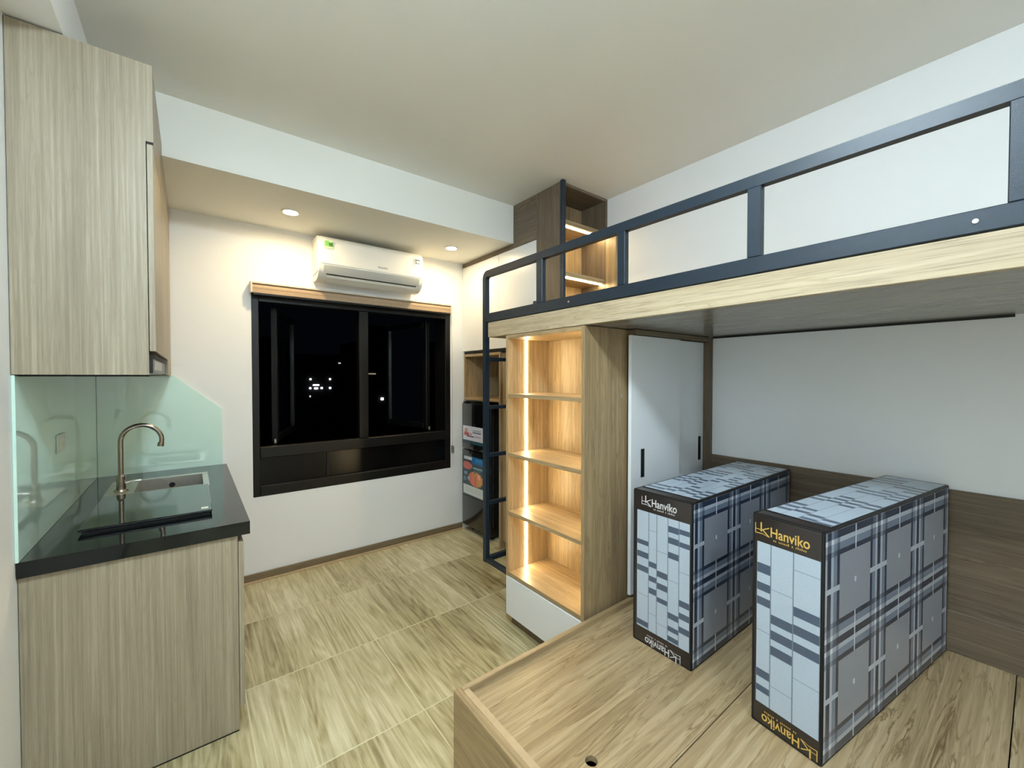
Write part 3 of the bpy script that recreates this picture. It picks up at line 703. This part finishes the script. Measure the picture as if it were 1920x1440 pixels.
def top_panel(y1, y0, hole):
    bm = new_bm(); x0, x1 = GX0 + 0.0505, GX1 - 0.0005
    if not hole:
        box(bm, x0, x1, y0, y1, GZ - 0.017, GZ, bev=0.0008)
    else:
        hx, hy, hr = hole; n = 28
        out = [bm.verts.new(p) for p in ((x0, y0, GZ), (x1, y0, GZ), (x1, y1, GZ), (x0, y1, GZ))]
        inn = [bm.verts.new((hx + hr * math.cos(k * 2 * math.pi / n), hy + hr * math.sin(k * 2 * math.pi / n), GZ)) for k in range(n)]
        es = [bm.edges.new((out[i], out[(i + 1) % 4])) for i in range(4)] + [bm.edges.new((inn[i], inn[(i + 1) % n])) for i in range(n)]
        bmesh.ops.triangle_fill(bm, use_beauty=True, edges=es)
        geo = bmesh.ops.extrude_face_region(bm, geom=list(bm.faces))
        bmesh.ops.translate(bm, verts=[v for v in geo['geom'] if isinstance(v, bmesh.types.BMVert)], vec=(0, 0, -0.017))
    return mk('top_panel', bm, bedtopM, t)
for i in range(4):
    top_panel(seams[i], seams[i + 1] + 0.003, (0.905, 0.790, 0.018) if i == 0 else None)
mk('storage_floor', B(GX0 + 0.03, GX1 - 0.005, GY0 + 0.025, GY1 - 0.002, 0.02, 0.036), darkM, t)

t = thing('wall_panel', 'dark taupe wood panel on the wall behind the mattresses', 'wall panel', (2.44, 0.13, 0.2858))
mk('panel_board', B(2.434, XR - 0.0005, -0.92, 1.207, 0.2858, 0.940, bev=0.001), tauY, t)
mk('ledge_strip', B(2.420, 2.4338, -0.92, 1.207, 0.2858, 0.452, bev=0.002), tauY, t)

# ------------------------------------------------------------------ wrapped folded mattresses
def text_mesh(txt, size):
    cu = bpy.data.curves.new('txt', 'FONT'); cu.body = txt; cu.size = size; cu.offset = 0.0006
    ob = bpy.data.objects.new('txt', cu); COL.objects.link(ob)
    bpy.context.view_layer.update()
    dg = bpy.context.evaluated_depsgraph_get()
    me = bpy.data.meshes.new_from_object(ob.evaluated_get(dg))
    bpy.data.objects.remove(ob); bpy.data.curves.remove(cu)
    return me

def stroke(bm, a, b, wd):
    a, b = Vector(a), Vector(b); d = (b - a).normalized(); n = Vector((-d.y, d.x)) * wd / 2
    vs = [bm.verts.new((p.x, p.y, 0)) for p in (a - n, b - n, b + n, a + n)]
    bm.faces.new(vs)

def logo_mesh(name, W):
    """drawn in a flat xy frame, W wide: HK sign, name, and a line of small print under it"""
    bm = new_bm(); h = W * 0.22; lw = W * 0.27
    stroke(bm, (0, 0.1 * h), (0, 1.0 * h), W * .016); stroke(bm, (0, .45 * h), (lw * .62, .45 * h), W * .014)
    stroke(bm, (lw * .42, .30 * h), (lw * .42, 1.15 * h), W * .03)
    stroke(bm, (lw * .46, .45 * h), (lw, .80 * h), W * .02); stroke(bm, (lw * .5, .5 * h), (lw, -.02 * h), W * .024)
    stroke(bm, (-W * .008, .08 * h), (lw * .55, .12 * h), W * .016); stroke(bm, (lw * .5, .12 * h), (lw * 1.02, -.04 * h), W * .012)
    # small print (unreadable in the photo): short strokes in word groups
    rnd = random.Random(3); x = W * .36
    for n in (2, 6, 1, 6):
        for k in range(n):
            hh = h * (.16 if rnd.random() < .7 else .24)
            stroke(bm, (x, -.30 * h), (x, -.30 * h + hh), W * .012); stroke(bm, (x - W * .006, -.30 * h + hh * .5), (x + W * .018, -.30 * h + hh * .5), W * .008)
            x += W * .0335
        x += W * .035
    me = text_mesh('Hanviko', h * 1.25)
    b2 = new_bm(); b2.from_mesh(me); bpy.data.meshes.remove(me)
    xs_ = [v.co.x for v in b2.verts]; mx, mn = max(xs_), min(xs_)
    sc_ = (W - lw * 1.1) / (mx - mn)
    b2.transform(Matrix.Translation((lw * 1.1, 0.06 * h, 0)) @ Matrix.Diagonal((sc_, 1, 1, 1)) @ Matrix.Translation((-mn, 0, 0)))
    tmp = bpy.data.meshes.new('tmp'); b2.to_mesh(tmp); b2.free(); bm.from_mesh(tmp); bpy.data.meshes.remove(tmp)
    return bm

LIGHT = (176, 190, 204); LINE = (134, 146, 160); DARK = (76, 90, 110)
def mattress(label, loc, rz, Lm, Tm, Hm, cols, ink, l0, lw_, l1):
    t = thing('folded_mattress', label, 'mattress', loc, rz, group='wrapped mattresses on the bed')
    def lmk(n, bm, m, par=t, smooth=False): return mk(n, bm, m, par, smooth=smooth, local=True)
    lmk('cover', B(0, Lm, 0, Tm, 0.0, Hm, bev=0.010, seg=3), vinylM, smooth=True)
    # piping along the twelve edges
    bm = new_bm(); e = 0.0035; r = 0.0042
    for y in (e, Tm - e):
        for z in (e, Hm - e): cyl(bm, (e, y, z), (Lm - e, y, z), r, 8)
    for x in (e, Lm - e):
        for z in (e, Hm - e): cyl(bm, (x, e, z), (x, Tm - e, z), r, 8)
        for y in (e, Tm - e): cyl(bm, (x, y, e), (x, y, Hm - e), r, 8)
    lmk('piping', bm, pipeM, smooth=True)
    # front patchwork between the dark bands; s runs from far edge to near edge
    m0, m1 = 0.07 * Tm, 0.03 * Tm; W = Tm - m0 - m1; zb_, zt_ = 0.105 * Hm, 0.87 * Hm; Hp = zt_ - zb_
    sb = [0.0, W]; tb = [0.0, Hp]; cells = []
    for (c0, c1, darks, thins) in cols:
        sb += [c0 * W + 0.0016, c1 * W - 0.0016]
        for a, b in darks:
            tb += [Hp * (1 - a), Hp * (1 - b)]; cells.append((c0, c1, a, b, DARK))
        for a in thins:
            tb += [Hp * (1 - a), Hp * (1 - a) + 0.0022]; cells.append((c0, c1, a - 0.0022 / Hp, a, LINE))
    def fn(s, tt):
        u, v = s / W, 1 - tt / Hp
        for (c0, c1, darks, thins) in cols:
            if c0 * W + 0.0016 <= s <= c1 * W - 0.0016:
                for (a0, a1, a, b, colr) in cells:
                    if a0 == c0 and a <= v <= b: return colr
                return LIGHT
        return (112, 124, 138)
    print_grid('front_patchwork', (-0.0008, Tm - m0, zb_), (0, -1, 0), (0, 0, 1), sb, tb, fn, t)
    # long side plaid
    S0, S1, T0, T1 = 0.008, Lm - 0.008, 0.008, Hm - 0.008
    def bands(P, offs):
        out = []
        for c in offs:
            for d in (-.088, -.066, -.045, -.036, -.016, -.006, .006, .016, .036, .045, .066, .088): out.append(c + d * P / 0.46)
        return out
    cs = [0.03 * Lm + k * 0.325 * Lm for k in range(4)]; ct = [0.03 * Hm, 0.50 * Hm, 0.97 * Hm]
    PS, PT = 0.325 * Lm, 0.47 * Hm
    blkS = [0.03 * Lm + (k + .5) * 0.325 * Lm for k in range(3)]; blkT = [(ct[k] + ct[k + 1]) / 2 for k in range(2)]
    sb = [S0, S1] + [v for v in bands(PS, cs) if S0 < v < S1] + [b + d for b in blkS for d in (-.0035, .0035, -.006, .006)]
    tb = [T0, T1] + [v for v in bands(PS, ct) if T0 < v < T1] + [b + d for b in blkT for d in (-.004, .004, -.008, .008)]
    for b in cs:
        sb += [v for v in (b - 0.045 * PS / .36 * 1.5, b + .045 * PS / .36 * 1.5) if S0 < v < S1]
    def prof_(v, offs, P):
        d = min(abs(v - c) for c in offs) * 0.46 / P
        if d < .016: return 'd'
        if d < .036: return 'w'
        if d < .066: return 'm'
        if d < .088: return 'd'
        return 'g'
    VAL = {'g': (148, 155, 168), 'd': (38, 52, 76), 'w': (214, 221, 232), 'm': (120, 134, 156)}
    def side(s, tt):
        a, b = prof_(s, cs, PS), prof_(tt, ct, PS)
        if a == 'g' and b == 'g':
            if min(abs(s - q) for q in blkS) < .006 and min(abs(tt - q) for q in blkT) < .008: return (214, 220, 228)
            return VAL['g']
        if a == 'g' and min(abs(s - q) for q in blkS) < .0035: return (206, 214, 224)
        if b == 'g' and min(abs(tt - q) for q in blkT) < .008: return (190, 200, 212)
        if a == 'g': return VAL[b] if b != 'w' else (178, 188, 202)
        if b == 'g': return VAL[a] if a != 'w' else (178, 188, 202)
        ca, cb = VAL[a], VAL[b]
        if a == 'w' and b == 'w': return (222, 228, 236)
        return tuple((p + q) / 2 for p, q in zip(ca, cb))
    print_grid('side_plaid', (0, -0.0008, 0), (1, 0, 0), (0, 0, 1), sb, tb, side, t)
    print_grid('side_plaid', (Lm, Tm + 0.0008, 0), (-1, 0, 0), (0, 0, 1), sb, tb, side, t)
    # top patchwork: strips running lengthwise cut by dark bars
    rnd = random.Random(int(Tm * 1000)); nst = len(cols) + 1
    ys_ = [0.008 + k * (Tm - 0.016) / nst for k in range(nst + 1)]; x0, x1 = 0.055, Lm - 0.012
    tbk = [x0 + k * 0.012 for k in range(int((x1 - x0) / 0.012))] + [x1]
    pat = {k: set() for k in range(nst)}
    for k in range(nst):
        q = rnd.randint(0, 6)
        while q < len(tbk):
            for j in range(rnd.randint(2, 3)): pat[k] |= {q + 4 * j, q + 4 * j + 1}
            q += rnd.randint(14, 26)
    def topfn(s, tt):
        k = min(nst - 1, int((s - ys_[0]) / (ys_[1] - ys_[0]))); i = int((tt - x0) / 0.012)
        if min(abs(s - y) for y in ys_) < .0012: return LINE
        return DARK if i in pat[k] else LIGHT
    sb2 = [v for y in ys_ for v in (y, y - .0012, y + .0012) if ys_[0] <= v <= ys_[-1]]
    # axes: s across (y), t along (x); s reversed so that the face looks up
    print_grid('top_patchwork', (0, Tm, Hm + 0.0008), (0, -1, 0), (1, 0, 0), [Tm - v for v in sb2], tbk, lambda s, tt: topfn(Tm - s, tt), t)
    # logos: text x axis = -y, text up = +z, facing -x
    Wd = lw_ * Tm
    def place(bm, y, z, flip):
        if flip: bm.transform(Matrix.Rotation(math.pi, 4, 'Z'))
        M_ = Matrix(((0, 0, -1, -0.0012), (-1, 0, 0, y), (0, 1, 0, z), (0, 0, 0, 1)))
        bm.transform(M_)
        for f in bm.faces:
            f.normal_update()
            if f.normal.x > 0: f.normal_flip()
        me = bpy.data.meshes.new('logo'); bm.to_mesh(me); bm.free(); me.materials.append(ink)
        o = bpy.data.objects.new('logo', me); COL.objects.link(o); o.parent = t; WL[o.name] = WL[t.name]
    place(logo_mesh('logo', Wd), Tm * (1 - l0), (0.928 - 0.03 * lw_) * Hm, False)
    place(logo_mesh('logo', Wd), Tm * (1 - l1), (0.040 + 0.03 * lw_) * Hm, True)
    # welt where the wrap folds over the top front
    bm = new_bm(); cyl(bm, (0.052, 0.008, Hm + 0.0005), (0.052, Tm - 0.008, Hm + 0.0005), 0.003, 8); lmk('wrap_seam', bm, pipeM)
    return t

mattress('plastic-wrapped plaid mattress with gold lettering on dark bands, nearest the viewer', (1.405, 0.374, GZ + 0.0005), math.radians(-8.2), 1.015, 0.200, 0.676,
         [(0, .24, ((.13, .19), (.25, .30), (.34, .39), (.79, .84), (.89, .93)), (.55,)),
          (.24, .60, ((.42, .475), (.515, .57), (.61, .665)), (.27, .86)),
          (.60, 1, ((.31, .365), (.415, .47), (.515, .57)), (.1, .73))], goldM, .045, .78, .95)
mattress('plastic-wrapped plaid mattress with white lettering on dark bands, beside the wardrobe', (1.478, 0.801, GZ + 0.0005), math.radians(-0.6), 0.938, 0.262, 0.640,
         [(0, .24, ((.25, .29), (.35, .40), (.47, .52), (.94, .985)), (.72,)),
          (.24, .40, ((.41, .455), (.53, .575), (.63, .68)), (.15, .85)),
          (.40, .61, ((.46, .51), (.56, .61), (.68, .72)), (.3, .9)),
          (.61, .81, ((.06, .11), (.15, .20), (.27, .32), (.76, .81), (.87, .91), (.95, .99)), (.5,)),
          (.81, 1, ((.06, .10), (.16, .20), (.62, .67), (.72, .77), (.83, .88)), (.4,))], silverM, .16, .60, .83)
